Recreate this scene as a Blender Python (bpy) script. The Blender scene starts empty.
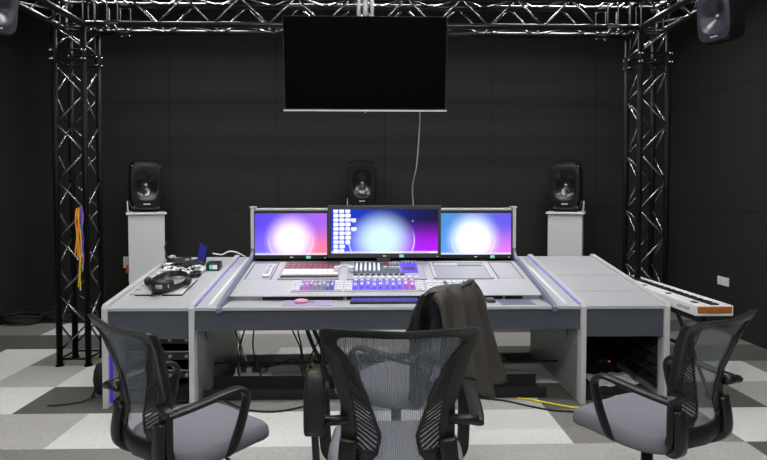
import bpy, bmesh, math, random
from mathutils import Vector, Matrix
random.seed(7)
COL = bpy.context.scene.collection
PI = math.pi
sc = bpy.context.scene

# ------------------------------------------------------------------ materials
def mat(name, col, rough=0.5, metal=0.0, spec=0.5, emit=None, es=0.0, noise=0.0, nscale=40.0, coat=0.0, bump=0.0):
    m = bpy.data.materials.new(name); m.use_nodes = True
    nt = m.node_tree; b = nt.nodes['Principled BSDF']
    b.inputs['Base Color'].default_value = (*col, 1)
    b.inputs['Roughness'].default_value = rough
    b.inputs['Metallic'].default_value = metal
    b.inputs['Specular IOR Level'].default_value = spec
    if coat: b.inputs['Coat Weight'].default_value = coat
    if emit:
        b.inputs['Emission Color'].default_value = (*emit, 1)
        b.inputs['Emission Strength'].default_value = es
    if noise or bump:
        tc = nt.nodes.new('ShaderNodeTexCoord')
        n = nt.nodes.new('ShaderNodeTexNoise'); n.inputs['Scale'].default_value = nscale
        n.inputs['Detail'].default_value = 6
        nt.links.new(tc.outputs['Object'], n.inputs['Vector'])
        if noise:
            mx = nt.nodes.new('ShaderNodeMix'); mx.data_type = 'RGBA'
            mx.inputs[6].default_value = (*[c * (1 - noise) for c in col], 1)
            mx.inputs[7].default_value = (*[min(1, c * (1 + noise)) for c in col], 1)
            nt.links.new(n.outputs['Fac'], mx.inputs[0])
            nt.links.new(mx.outputs[2], b.inputs['Base Color'])
        if bump:
            bp = nt.nodes.new('ShaderNodeBump'); bp.inputs['Strength'].default_value = bump
            bp.inputs['Distance'].default_value = 0.004
            nt.links.new(n.outputs['Fac'], bp.inputs['Height'])
            nt.links.new(bp.outputs[0], b.inputs['Normal'])
    return m

def emis(name, col, s):
    return mat(name, (0.02, 0.02, 0.02), 0.4, emit=col, es=s)

def carpet(name, col, amt=0.22):
    m = mat(name, col, 0.95, spec=0.1, noise=amt, nscale=120, bump=0.5)
    nt = m.node_tree
    b = nt.nodes['Principled BSDF']
    mx = [n for n in nt.nodes if n.type == 'MIX'][0]
    tc = [n for n in nt.nodes if n.type == 'TEX_COORD'][0]
    n2 = nt.nodes.new('ShaderNodeTexNoise'); n2.inputs['Scale'].default_value = 48; n2.inputs['Detail'].default_value = 8
    n2.inputs['Roughness'].default_value = 0.85
    nt.links.new(tc.outputs['Object'], n2.inputs['Vector'])
    r = nt.nodes.new('ShaderNodeMapRange'); r.inputs[1].default_value = 0.3; r.inputs[2].default_value = 0.7
    nt.links.new(n2.outputs['Fac'], r.inputs[0]); nt.links.new(r.outputs[0], mx.inputs[0])
    return m

M = dict(
    c0=carpet('carpet_white', (0.62, 0.62, 0.61), 0.16),
    c1=carpet('carpet_light', (0.40, 0.395, 0.385), 0.24),
    c2=carpet('carpet_mid', (0.22, 0.215, 0.205), 0.28),
    c3=carpet('carpet_dark', (0.105, 0.102, 0.096), 0.28),
    ceil=mat('ceiling_black', (0.012, 0.012, 0.012), 0.9),
    light_grey=mat('laminate_light_grey', (0.42, 0.432, 0.455), 0.33, noise=0.04, nscale=15),
    edge=mat('laminate_edge', (0.50, 0.51, 0.515), 0.4),
    fascia=mat('laminate_slate', (0.060, 0.070, 0.086), 0.45, noise=0.05, nscale=30),
    cheek=mat('cheek_bluegrey', (0.16, 0.18, 0.26), 0.35),
    inner=mat('panel_inner', (0.30, 0.315, 0.30), 0.45, noise=0.12, nscale=4),
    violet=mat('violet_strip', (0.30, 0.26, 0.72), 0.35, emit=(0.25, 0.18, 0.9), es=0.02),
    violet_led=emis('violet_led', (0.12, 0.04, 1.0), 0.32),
    whitestrip=mat('white_reflection', (0.85, 0.86, 0.92), 0.25),
    black=mat('black_plastic', (0.014, 0.014, 0.015), 0.36),
    blackm=mat('black_matte', (0.012, 0.012, 0.012), 0.75),
    chairblk=mat('chair_black', (0.011, 0.0115, 0.012), 0.36, spec=0.5, bump=0.05, nscale=200),
    gloss=mat('black_gloss', (0.004, 0.004, 0.004), 0.12),
    screenoff=mat('tv_glass', (0.002, 0.002, 0.002), 0.06, spec=0.15),
    silver=mat('silver', (0.72, 0.72, 0.74), 0.4, metal=0.6),
    silverd=mat('silver_dull', (0.42, 0.42, 0.44), 0.45, metal=0.5),
    chord=mat('truss_chord', (0.010, 0.010, 0.011), 0.28, spec=0.45),
    chordc=mat('truss_column_chord', (0.004, 0.004, 0.004), 0.55, spec=0.12),
    brace=mat('truss_brace', (0.26, 0.26, 0.27), 0.25, metal=0.9),
    bolt=mat('bolt_zinc', (0.8, 0.8, 0.8), 0.25, metal=0.9),
    spk=mat('speaker_body', (0.011, 0.011, 0.013), 0.24, spec=0.65),
    spkg=mat('speaker_grey', (0.018, 0.020, 0.030), 0.32),
    white=mat('white_paint', (0.78, 0.78, 0.80), 0.4),
    whitep=mat('white_plastic', (0.85, 0.85, 0.85), 0.35),
    pedestal=mat('pedestal_paint', (0.60, 0.61, 0.62), 0.5),
    seat=mat('seat_fabric', (0.185, 0.185, 0.215), 0.9, spec=0.2, noise=0.22, nscale=260, bump=0.35),
    jacket=mat('jacket_velvet', (0.058, 0.052, 0.047), 0.5, spec=0.45, noise=0.35, nscale=9),
    red=mat('button_red', (0.40, 0.07, 0.08), 0.4, emit=(0.8, 0.1, 0.1), es=0.02),
    keyw=mat('button_white', (0.80, 0.80, 0.80), 0.35),
    cap=mat('fader_cap', (0.66, 0.66, 0.74), 0.3),
    modgrey=mat('module_grey', (0.34, 0.33, 0.36), 0.4),
    moddark=mat('module_dark', (0.045, 0.045, 0.055), 0.4),
    mauve=mat('module_mauve', (0.20, 0.13, 0.24), 0.4, emit=(0.6, 0.2, 0.8), es=0.06),
    blueg=mat('module_blue_glow', (0.05, 0.03, 0.30), 0.4, emit=(0.14, 0.06, 1.0), es=0.55),
    magg=mat('module_magenta_glow', (0.2, 0.05, 0.3), 0.4, emit=(0.5, 0.1, 0.7), es=0.30),
    bluel=mat('blue_keys', (0.05, 0.05, 0.25), 0.4, emit=(0.12, 0.09, 0.8), es=0.15),
    lav=mat('lavender_mat', (0.36, 0.32, 0.50), 0.6),
    pink=mat('pink_plastic', (0.75, 0.33, 0.48), 0.35),
    orange=mat('orange', (0.85, 0.22, 0.02), 0.45),
    wood=mat('orange_wood', (0.42, 0.13, 0.025), 0.45, noise=0.35, nscale=25),
    yellow=mat('yellow', (0.80, 0.68, 0.02), 0.5),
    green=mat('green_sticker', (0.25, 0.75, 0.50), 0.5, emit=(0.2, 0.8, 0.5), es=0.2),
    led=emis('green_led', (0.6, 0.9, 0.1), 1.0),
    redled=emis('red_led', (1.0, 0.1, 0.05), 1.0),
    paper=mat('paper', (0.72, 0.73, 0.76), 0.7),
    foam=mat('foam_black', (0.016, 0.014, 0.015), 0.95, spec=0.1),
    lamp=emis('lamp_diffuser', (1.0, 0.99, 0.97), 35.0),
    pinkpk=mat('pink_packet', (0.72, 0.40, 0.42), 0.6),
    tagw=mat('white_cable', (0.70, 0.71, 0.69), 0.5),
)
def wall_mat():
    m = mat('wall_fabric', (0.031, 0.031, 0.029), 0.9, spec=0.12)
    nt = m.node_tree; b = nt.nodes['Principled BSDF']
    g = nt.nodes.new('ShaderNodeNewGeometry'); sp = nt.nodes.new('ShaderNodeSeparateXYZ')
    nt.links.new(g.outputs['Position'], sp.inputs[0])
    outs = []
    for ax, off, per in ((0, -2.49, 1.33), (2, 0.0, 1.3), (1, 0.65, 1.33)):
        a = nt.nodes.new('ShaderNodeMath'); a.operation = 'SUBTRACT'; a.inputs[1].default_value = off
        nt.links.new(sp.outputs[ax], a.inputs[0])
        p = nt.nodes.new('ShaderNodeMath'); p.operation = 'PINGPONG'; p.inputs[1].default_value = per / 2
        nt.links.new(a.outputs[0], p.inputs[0])
        l = nt.nodes.new('ShaderNodeMath'); l.operation = 'LESS_THAN'; l.inputs[1].default_value = 0.006
        nt.links.new(p.outputs[0], l.inputs[0]); outs.append(l)
    mx = outs[0]
    for o in outs[1:]:
        q = nt.nodes.new('ShaderNodeMath'); q.operation = 'MAXIMUM'
        nt.links.new(mx.outputs[0], q.inputs[0]); nt.links.new(o.outputs[0], q.inputs[1]); mx = q
    tc = nt.nodes.new('ShaderNodeTexNoise'); tc.inputs['Scale'].default_value = 90
    nt.links.new(g.outputs['Position'], tc.inputs['Vector'])
    c1 = nt.nodes.new('ShaderNodeMix'); c1.data_type = 'RGBA'
    c1.inputs[6].default_value = (0.021, 0.021, 0.0195, 1); c1.inputs[7].default_value = (0.029, 0.029, 0.027, 1)
    nt.links.new(tc.outputs['Fac'], c1.inputs[0])
    c2 = nt.nodes.new('ShaderNodeMix'); c2.data_type = 'RGBA'; c2.inputs[7].default_value = (0.015, 0.015, 0.014, 1)
    nt.links.new(mx.outputs[0], c2.inputs[0]); nt.links.new(c1.outputs[2], c2.inputs[6])
    nt.links.new(c2.outputs[2], b.inputs['Base Color'])
    return m
M['wall'] = wall_mat()

def net_mat():
    m = bpy.data.materials.new('chair_net'); m.use_nodes = True
    nt = m.node_tree; b = nt.nodes['Principled BSDF']; out = nt.nodes['Material Output']
    b.inputs['Base Color'].default_value = (0.17, 0.20, 0.24, 1); b.inputs['Roughness'].default_value = 0.6
    tr = nt.nodes.new('ShaderNodeBsdfTransparent'); mx = nt.nodes.new('ShaderNodeMixShader')
    tc = nt.nodes.new('ShaderNodeTexCoord')
    w = nt.nodes.new('ShaderNodeTexWave'); w.bands_direction = 'X'; w.inputs['Scale'].default_value = 46
    nt.links.new(tc.outputs['Object'], w.inputs['Vector'])
    r = nt.nodes.new('ShaderNodeMapRange'); r.inputs[3].default_value = 0.48; r.inputs[4].default_value = 0.68
    nt.links.new(w.outputs['Fac'], r.inputs[0]); nt.links.new(r.outputs[0], mx.inputs[0])
    nt.links.new(tr.outputs[0], mx.inputs[1]); nt.links.new(b.outputs[0], mx.inputs[2])
    nt.links.new(mx.outputs[0], out.inputs[0])
    return m
M['net'] = net_mat()

def screen_mat(name, corners, glow, center, rad, arc=True, strength=1.0):
    """lit desktop wallpaper; corners = colours BL, BR, TL, TR; a soft bright disc in the middle"""
    m = bpy.data.materials.new(name); m.use_nodes = True
    nt = m.node_tree; b = nt.nodes['Principled BSDF']; N = nt.nodes.new; L = nt.links.new
    b.inputs['Base Color'].default_value = (0.01, 0.01, 0.01, 1); b.inputs['Roughness'].default_value = 0.3
    uv = N('ShaderNodeUVMap'); sp = N('ShaderNodeSeparateXYZ'); L(uv.outputs[0], sp.inputs[0])
    def mix(f, a, c):
        x = N('ShaderNodeMix'); x.data_type = 'RGBA'
        for sock, val in ((x.inputs[0], f), (x.inputs[6], a), (x.inputs[7], c)):
            if hasattr(val, 'links') or hasattr(val, 'is_output'): L(val, sock)
            elif isinstance(val, tuple): sock.default_value = (*val, 1)
            else: sock.default_value = val
        return x.outputs[2]
    def math_(op, a, c=0.0, clamp=False):
        x = N('ShaderNodeMath'); x.operation = op; x.use_clamp = clamp
        for sock, val in ((x.inputs[0], a), (x.inputs[1], c)):
            if isinstance(val, (int, float)): sock.default_value = val
            else: L(val, sock)
        return x.outputs[0]
    def smooth(v, lo, hi, a=0.0, c=1.0):
        x = N('ShaderNodeMapRange'); x.interpolation_type = 'SMOOTHSTEP'
        L(v, x.inputs[0]); x.inputs[1].default_value = lo; x.inputs[2].default_value = hi
        x.inputs[3].default_value = a; x.inputs[4].default_value = c
        return x.outputs[0]
    u, v = sp.outputs[0], sp.outputs[1]
    su = smooth(u, 0, 1)
    bot = mix(su, corners[0], corners[1]); top = mix(su, corners[2], corners[3])
    base = mix(smooth(v, .05, .8), bot, top)
    asp = rad[2]
    du = math_('MULTIPLY', math_('SUBTRACT', u, center[0]), asp)
    dv = math_('SUBTRACT', v, center[1])
    r = math_('SQRT', math_('ADD', math_('MULTIPLY', du, du), math_('MULTIPLY', dv, dv)))
    disc = smooth(r, rad[0], rad[1], 1.0, 0.0)
    c = mix(disc, base, glow)
    if arc:
        ring = math_('ABSOLUTE', math_('SUBTRACT', r, rad[3]))
        rm = smooth(ring, 0.0, 0.022, 1.0, 0.0)
        low = smooth(v, 0.15, 0.62, 0.7, 0.0)
        c = mix(math_('MULTIPLY', rm, low), c, (1.0, 0.95, 1.0))
    tb = math_('LESS_THAN', v, 0.05)
    c = mix(math_('MULTIPLY', tb, 0.7), c, (0.75, 0.8, 0.95))
    L(c, b.inputs['Emission Color']); b.inputs['Emission Strength'].default_value = strength
    return m

# ------------------------------------------------------------------ mesh builder
class MB:
    def __init__(s): s.v = []; s.f = []; s.mi = []; s.m = 0; s.uv = {}
    def add(s, vs, fs, m=None):
        o = len(s.v); s.v += [tuple(p) for p in vs]
        for f in fs:
            s.f.append([o + i for i in f]); s.mi.append(s.m if m is None else m)
        return s
    def box(s, x0, x1, y0, y1, z0, z1, m=None):
        vs = [(x, y, z) for z in (z0, z1) for y in (y0, y1) for x in (x0, x1)]
        return s.add(vs, [(0, 2, 3, 1), (4, 5, 7, 6), (0, 1, 5, 4), (2, 6, 7, 3), (0, 4, 6, 2), (1, 3, 7, 5)], m)
    def obox(s, c, size, mtx, m=None):
        sx, sy, sz = [q / 2 for q in size]
        vs = [Vector(c) + mtx @ Vector((x, y, z)) for z in (-sz, sz) for y in (-sy, sy) for x in (-sx, sx)]
        return s.add(vs, [(0, 2, 3, 1), (4, 5, 7, 6), (0, 1, 5, 4), (2, 6, 7, 3), (0, 4, 6, 2), (1, 3, 7, 5)], m)
    def prism_x(s, prof, x0, x1, m=None):          # prof = (y,z) list
        n = len(prof)
        vs = [(x0, y, z) for y, z in prof] + [(x1, y, z) for y, z in prof]
        fs = [tuple(range(n))[::-1], tuple(range(n, 2 * n))] + [(i, (i + 1) % n, n + (i + 1) % n, n + i) for i in range(n)]
        return s.add(vs, fs, m)
    def slab(s, x0, x1, y0, z0, y1, z1, t, m=None): # sloped plate: top surface from (y0,z0) to (y1,z1)
        return s.prism_x([(y0, z0 - t), (y0, z0), (y1, z1), (y1, z1 - t)], x0, x1, m)
    def cyl(s, p0, p1, r, n=12, r1=None, cap=True, m=None):
        return s.tube([p0, p1], [r, r if r1 is None else r1], n, cap, m)
    def tube(s, pts, r, n=8, cap=True, m=None):
        pts = [Vector(p) for p in pts]; k = len(pts)
        rs = r if isinstance(r, (list, tuple)) else [r] * k
        up = None; vs = []
        for i, p in enumerate(pts):
            t = (pts[min(i + 1, k - 1)] - pts[max(i - 1, 0)])
            t = t.normalized() if t.length > 1e-9 else Vector((0, 0, 1))
            if up is None:
                up = t.orthogonal().normalized()
            else:
                up = (up - t * up.dot(t)); up = up.normalized() if up.length > 1e-6 else t.orthogonal().normalized()
            w = t.cross(up)
            for j in range(n):
                a = 2 * PI * j / n
                vs.append(p + (up * math.cos(a) + w * math.sin(a)) * rs[i])
        fs = [(i * n + j, i * n + (j + 1) % n, (i + 1) * n + (j + 1) % n, (i + 1) * n + j) for i in range(k - 1) for j in range(n)]
        if cap: fs += [tuple(range(n))[::-1], tuple(range((k - 1) * n, k * n))]
        return s.add(vs, fs, m)
    def sweep(s, pts, wid, th, side=(1, 0, 0), n=12, m=None, p=3.0):
        pts = [Vector(q) for q in pts]; k = len(pts); sd = Vector(side); vs = []
        wid = wid if isinstance(wid, (list, tuple)) else [wid] * k
        th = th if isinstance(th, (list, tuple)) else [th] * k
        for i, q in enumerate(pts):
            t = (pts[min(i + 1, k - 1)] - pts[max(i - 1, 0)]).normalized()
            a = (sd - t * sd.dot(t))
            a = a.normalized() if a.length > 0.15 else (last if i else t.orthogonal().normalized())
            last = a
            b = t.cross(a)
            for j in range(n):
                g = 2 * PI * (j + .5) / n; c, d = math.cos(g), math.sin(g)
                c = math.copysign(abs(c) ** (2 / p), c); d = math.copysign(abs(d) ** (2 / p), d)
                vs.append(q + a * c * wid[i] / 2 + b * d * th[i] / 2)
        fs = [(i * n + j, i * n + (j + 1) % n, (i + 1) * n + (j + 1) % n, (i + 1) * n + j) for i in range(k - 1) for j in range(n)]
        fs += [tuple(range(n))[::-1], tuple(range((k - 1) * n, k * n))]
        return s.add(vs, fs, m)
    def ball(s, c, r, n=10, sc=(1, 1, 1), m=None):
        vs = [(c[0], c[1], c[2] - r * sc[2])]; h = n // 2
        for i in range(1, h):
            a = -PI / 2 + PI * i / h
            for j in range(n):
                b = 2 * PI * j / n
                vs.append((c[0] + r * sc[0] * math.cos(a) * math.cos(b), c[1] + r * sc[1] * math.cos(a) * math.sin(b), c[2] + r * sc[2] * math.sin(a)))
        vs.append((c[0], c[1], c[2] + r * sc[2])); T = len(vs) - 1
        fs = [(0, 1 + (j + 1) % n, 1 + j) for j in range(n)]
        for i in range(h - 2):
            for j in range(n):
                a = 1 + i * n + j; b = 1 + i * n + (j + 1) % n
                fs.append((a, b, b + n, a + n))
        o = 1 + (h - 2) * n
        fs += [(o + j, o + (j + 1) % n, T) for j in range(n)]
        return s.add(vs, fs, m)
    def rings(s, rings, closed=True, cap0=True, cap1=True, m=None):
        n = len(rings[0]); vs = [p for r in rings for p in r]; k = len(rings)
        fs = []
        for i in range(k - 1):
            for j in range(n if closed else n - 1):
                fs.append((i * n + j, i * n + (j + 1) % n, (i + 1) * n + (j + 1) % n, (i + 1) * n + j))
        if cap0: fs.append(tuple(range(n))[::-1])
        if cap1: fs.append(tuple(range((k - 1) * n, k * n)))
        return s.add(vs, fs, m)
    def rotx(s, y0, z0, a):
        c, q = math.cos(a), math.sin(a)
        s.v = [(x, y0 + (y - y0) * c - (z - z0) * q, z0 + (y - y0) * q + (z - z0) * c) for x, y, z in s.v]
        return s
    def build(s, name, mats, parent=None, smooth=False, bev=0.0, solid=0.0, fix=True, seg=2):
        me = bpy.data.meshes.new(name)
        off = Vector((0, 0, 0)); q = parent
        while q is not None: off += Vector(q.location); q = q.parent
        loc = Vector((0, 0, 0))
        if parent is None:
            xs = [v[0] for v in s.v]; ys = [v[1] for v in s.v]; zs = [v[2] for v in s.v]
            loc = Vector(((min(xs) + max(xs)) / 2, (min(ys) + max(ys)) / 2, min(zs))); off = loc
        me.from_pydata([Vector(v) - off for v in s.v], [], s.f)
        if not isinstance(mats, (list, tuple)): mats = [mats]
        for m in mats: me.materials.append(m)
        for p, i in zip(me.polygons, s.mi):
            p.material_index = min(i, len(mats) - 1); p.use_smooth = smooth
        if fix:
            bm = bmesh.new(); bm.from_mesh(me); bmesh.ops.recalc_face_normals(bm, faces=bm.faces); bm.to_mesh(me); bm.free()
        o = bpy.data.objects.new(name, me); COL.objects.link(o); o.location = loc
        if parent is not None: o.parent = parent
        if solid:
            md = o.modifiers.new('solid', 'SOLIDIFY'); md.thickness = solid; md.offset = 0
        if bev:
            md = o.modifiers.new('bev', 'BEVEL'); md.width = bev; md.segments = seg; md.limit_method = 'ANGLE'; md.angle_limit = 0.7
        return o

def tag(o, label, cat, group=None):
    o['label'] = label; o['category'] = cat
    if group: o['group'] = group
    return o
def thing(name, label, cat, loc=(0, 0, 0), group=None):
    o = bpy.data.objects.new(name, None); COL.objects.link(o); o.location = loc; o.empty_display_size = 0.1
    return tag(o, label, cat, group)
def struct(o): o['kind'] = 'structure'; return o
def B(): return MB()
def bezier(pts, n=8):
    """catmull-rom through pts"""
    P = [Vector(p) for p in pts]; out = []
    for i in range(len(P) - 1):
        a = P[max(i - 1, 0)]; b = P[i]; c = P[i + 1]; d = P[min(i + 2, len(P) - 1)]
        for k in range(n):
            t = k / n
            out.append(0.5 * ((2 * b) + (c - a) * t + (2 * a - 5 * b + 4 * c - d) * t * t + (3 * b - a - 3 * c + d) * t ** 3))
    out.append(P[-1]); return out
def interp(x, tab):
    if x <= tab[0][0]: return tab[0][1]
    for (a, b), (c, d) in zip(tab, tab[1:]):
        if x <= c:
            t = (x - a) / (c - a); t2 = t * t * (3 - 2 * t) * 0.5 + t * 0.5
            return b + (d - b) * t2
    return tab[-1][1]

# ------------------------------------------------------------------ setting
XL, XR, YB, YF, ZC = -4.2, 3.78, 6.75, -3.2, 4.0
PAT = {}
def rng(r, spans):       # spans: list of (c0,c1,tone)
    for a, b, t in spans:
        for c in range(a, b): PAT[(r, c)] = t
# column c covers X from -1.91+.52c ; row r covers Y from 3.15+.51r
rng(-1, [(-6, -1, 1), (-1, 2, 2), (2, 8, 1), (8, 9, 3), (9, 13, 1)])
rng(-2, [(-6, -2, 0), (-2, 1, 1), (1, 4, 3), (4, 8, 0), (8, 13, 2)])
rng(0, [(-6, 0, 1), (0, 6, 0), (6, 8, 2), (8, 12, 0)])
rng(1, [(-6, -1, 0), (-1, 2, 3), (2, 5, 2), (5, 6, 1), (6, 9, 3), (9, 12, 1)])
rng(2, [(-6, -2, 0), (-2, -1, 1), (-1, 1, 0), (1, 2, 3), (2, 5, 0), (5, 10, 0), (10, 13, 2)])
rng(3, [(-6, -3, 3), (-3, -2, 0), (-2, 0, 2), (0, 2, 1), (2, 4, 0), (4, 6, 1), (6, 13, 3)])
rng(4, [(-6, 0, 3), (0, 4, 1), (4, 7, 1), (7, 13, 2)])
rng(5, [(-6, -3, 2), (-3, 5, 0), (5, 6, 1), (6, 13, 3)])
rng(6, [(-6, 0, 3), (0, 4, 2), (4, 8, 1), (8, 13, 2)])
fl = B()
for r in range(-13, 8):
    y0, y1 = 3.15 + .51 * r, 3.66 + .51 * r
    for c in range(-5, 12):
        x0, x1 = -1.91 + .52 * c, -1.39 + .52 * c
        t = PAT.get((r, c)); t = random.choice([0, 1, 2, 3]) if t is None else t
        a, b_, d, e = max(x0, XL), min(x1, XR), max(y0, YF), min(y1, YB)
        if b_ - a < .005 or e - d < .005: continue
        fl.add([(a, d, 0), (b_, d, 0), (b_, e, 0), (a, e, 0)], [(0, 1, 2, 3)], t)
fl.add([(XL, YF, -.1), (XR, YF, -.1), (XR, YB, -.1), (XL, YB, -.1)], [(0, 3, 2, 1)], 3)
struct(fl.build('floor', [M['c0'], M['c1'], M['c2'], M['c3']], fix=False))
struct(B().box(XL, XR, YF, YB, ZC, ZC + .1).build('ceiling', M['ceil']))
struct(B().box(XL - .1, XR + .1, YB, YB + .1, -.1, ZC).build('wall_back', M['wall']))
struct(B().box(XL - .1, XL, YF, YB, -.1, ZC).build('wall_left', M['wall']))
struct(B().box(XR, XR + .1, YF, YB, -.1, ZC).build('wall_right', M['wall']))
struct(B().box(XL - .1, XR + .1, YF - .1, YF, -.1, ZC).build('wall_front', M['wall']))
struct(B().box(XL, XR, YB - .015, YB, 0, .09).build('baseboard_back', M['blackm'], bev=.003))
struct(B().box(XL, XL + .015, YF, YB - .015, 0, .09).build('baseboard_left', M['blackm'], bev=.003))
struct(B().box(XR - .015, XR, YF, YB - .015, 0, .09).build('baseboard_right', M['blackm'], bev=.003))

# ------------------------------------------------------------------ ceiling lights
def lamp(x, y, z, w, d, label):
    t = thing('ceiling_light', label, 'light', (x, y, z), 'ceiling lights')
    B().box(x - w / 2 - .02, x + w / 2 + .02, y - d / 2 - .02, y + d / 2 + .02, z + .012, z + .06).build('housing', M['white'], t, bev=.004)
    B().box(x - w / 2, x + w / 2, y - d / 2, y + d / 2, z, z + .012).build('diffuser', M['lamp'], t)
    for s in (-1, 1):
        B().cyl((x + s * w * .4, y, z + .06), (x + s * w * .4, y, ZC), .004, 6).build('hanging_rod', M['silverd'], t)
for i, (x, lb) in enumerate(((-2.15, 'left'), (-.05, 'middle'), (2.05, 'right'))):
    lamp(x, 5.22, 3.38, 1.5, .16, 'suspended white linear lamp above the truss beam, %s one of three in the front row' % lb)
    lamp(x, 3.3, 3.62, 1.5, .2, 'suspended white linear lamp over the desk front, %s one of three in that row' % lb)
    lamp(x, 1.0, 3.62, 1.5, .2, 'suspended white linear lamp overhead the camera, %s one of three in that row' % lb)
    lamp(x, -1.4, 3.62, 1.5, .2, 'suspended white linear lamp behind the camera, %s one of three in that row' % lb)

# ------------------------------------------------------------------ truss
RC = .025
def zig(root, a0, a1, b0, b1, n, flip, m, r=.009):
    """zig-zag braces between chord a (a0->a1) and chord b (b0->b1)"""
    a0, a1, b0, b1 = map(Vector, (a0, a1, b0, b1))
    for i in range(n):
        t0, t1 = i / n, (i + 1) / n
        p, q = (a0.lerp(a1, t0), b0.lerp(b1, t1)) if (i + flip) % 2 == 0 else (b0.lerp(b1, t0), a0.lerp(a1, t1))
        d = (q - p).normalized() * .02
        B().cyl(p + d, q - d, r, 8).build('brace', m, root, smooth=True)
def coupler_ring(root, pts, ax, m, bolts=True):
    k = B(); bl = B()
    for i in range(4):
        p, q = Vector(pts[i]), Vector(pts[(i + 1) % 4])
        for s in (-.045, .045):
            d = Vector(ax) * s
            k.cyl(p + d, q + d, .007, 8)
            o = (Vector(pts[i]) - (Vector(pts[0]) + Vector(pts[2])) / 2).normalized()
            for w in (o, Vector((0, -1, 0)) if ax[2] else Vector((0, 0, -1))):
                bl.ball(p + d * .8 + w * .031, .0105, 6)
        k.cyl(p - Vector(ax) * .06, p + Vector(ax) * .06, .030, 12)
    k.build('coupler', m, root, smooth=False); bl.build('coupler_bolts', M['bolt'], root, smooth=True)
def column(x0, x1, y0, y1, label, flip):
    t = thing('truss_column', label, 'truss', ((x0 + x1) / 2, (y0 + y1) / 2, 0), 'truss columns')
    cs = [(x0, y0), (x1, y0), (x1, y1), (x0, y1)]
    for x, y in cs: B().cyl((x, y, 0), (x, y, .015), .034, 16).build('foot', M['chordc'], t)
    for x, y in cs: B().cyl((x, y, .012), (x, y, 2.89), RC, 16).build('chord', M['chordc'], t, smooth=True)
    zt, zb = 2.575, .125
    for i in range(4):
        (xa, ya), (xb, yb) = cs[i], cs[(i + 1) % 4]
        if i in (2, 3): (xa, ya), (xb, yb) = (xb, yb), (xa, ya)
        zig(t, (xa, ya, zt), (xa, ya, zb), (xb, yb, zt), (xb, yb, zb), 10, flip + (i % 2), M['brace'])
        B().cyl((xa, ya, .06), (xb, yb, .06), .009, 8).build('brace', M['chordc'], t, smooth=True)
        zig(t, (xa, ya, 2.90), (xa, ya, 2.73), (xb, yb, 2.90), (xb, yb, 2.73), 1, flip + (i % 2), M['brace'])
    coupler_ring(t, [(x, y, 2.665) for x, y in cs], (0, 0, 1), M['chordc'])
    return t
LX0, LX1, RX0, RX1, TY0, TY1, TZ0, TZ1 = -2.685, -2.44, 2.345, 2.59, 4.68, 4.925, 2.925, 3.165
column(LX0, LX1, TY0, TY1, 'black box truss column left of the desk, colourful lanyards hanging on it', 0)
column(RX0, RX1, TY0, TY1, 'black box truss column right of the desk, behind the white keyboard', 1)
def beam(name, label, A, Bv, offs, n, ax):
    c = (Vector(A) + Vector(Bv)) / 2
    t = thing(name, label, 'truss', (c.x, c.y, TZ0), 'truss beams')
    A, Bv = Vector(A), Vector(Bv)
    cs = [Vector(o) for o in offs]
    for o in cs: B().cyl(A + o, Bv + o, RC, 16).build('chord', M['chord'], t, smooth=True)
    inset = (Bv - A).normalized() * .35
    for i in range(4):
        a, b = cs[i], cs[(i + 1) % 4]
        if i in (2, 3): a, b = b, a
        zig(t, A + inset + a, Bv - inset + a, A + inset + b, Bv - inset + b, n, i % 2, M['brace'])
    for P in (A + inset * .62, Bv - inset * .62):
        coupler_ring(t, [P + o for o in cs], ax, M['chord'])
    for P in (A + inset * .2, Bv - inset * .2):
        k = B()
        for i in range(4): k.cyl(P + cs[i], P + cs[(i + 1) % 4], .012, 8)
        k.build('end_frame', M['chord'], t)
    return t
beam('truss_beam', 'black box truss beam crossing the room above the television', (LX1 + .03, TY0, TZ0), (RX0 - .03, TY0, TZ0),
     [(0, 0, 0), (0, TY1 - TY0, 0), (0, TY1 - TY0, TZ1 - TZ0), (0, 0, TZ1 - TZ0)], 17, (1, 0, 0))
for x0, x1, lb in ((LX0, LX1, 'left'), (RX0, RX1, 'right')):
    beam('truss_beam', 'black box truss side beam running from the %s corner toward the camera' % lb, (x0, -.6, TZ0), (x0, TY1 + .02, TZ0),
         [(0, 0, 0), (x1 - x0, 0, 0), (x1 - x0, 0, TZ1 - TZ0), (0, 0, TZ1 - TZ0)], 20, (0, 1, 0))

# ------------------------------------------------------------------ television
TA = math.radians(8)
tv = thing('television', 'large black flat television hanging on poles in front of the truss beam', 'television', (-.045, 4.53, 2.165))
B().box(-.712, .622, 4.505, 4.555, 2.178, 2.925).rotx(4.5, 2.17, TA).build('cabinet', M['blackm'], tv, bev=.006)
B().box(-.705, .615, 4.4985, 4.5045, 2.192, 2.919).rotx(4.5, 2.17, TA).build('screen', M['screenoff'], tv)
B().box(-.72, .63, 4.498, 4.515, 2.168, 2.180).rotx(4.5, 2.17, TA).build('bottom_trim', M['silver'], tv, bev=.002)
B().ball((-.045, 4.50, 2.163), .008, 8).build('power_light', emis('tv_led', (.2, .3, 1), .6), tv)
for x in (-.10, -.045, .01):
    B().cyl((x, 4.60, 2.4), (x, 4.60, ZC), .017 if x != -.045 else .024, 14).build('mount_pole', M['silverd'], tv, smooth=True)
B().box(-.25, .16, 4.50, 4.60, 2.40, 2.72).build('mount_bracket', M['blackm'], tv, bev=.004)
tag(B().tube(bezier([(.41, 4.562, 2.24), (.415, 4.60, 2.10), (.40, 4.70, 1.75), (.375, 4.86, 1.55), (.385, 4.90, 1.33), (.385, 4.93, .95), (.385, 4.98, .93)]), .0055, 8)
    .build('video_cable', M['silverd'], smooth=True), 'thin grey cable dropping from the television to the desk', 'cable')

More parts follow.
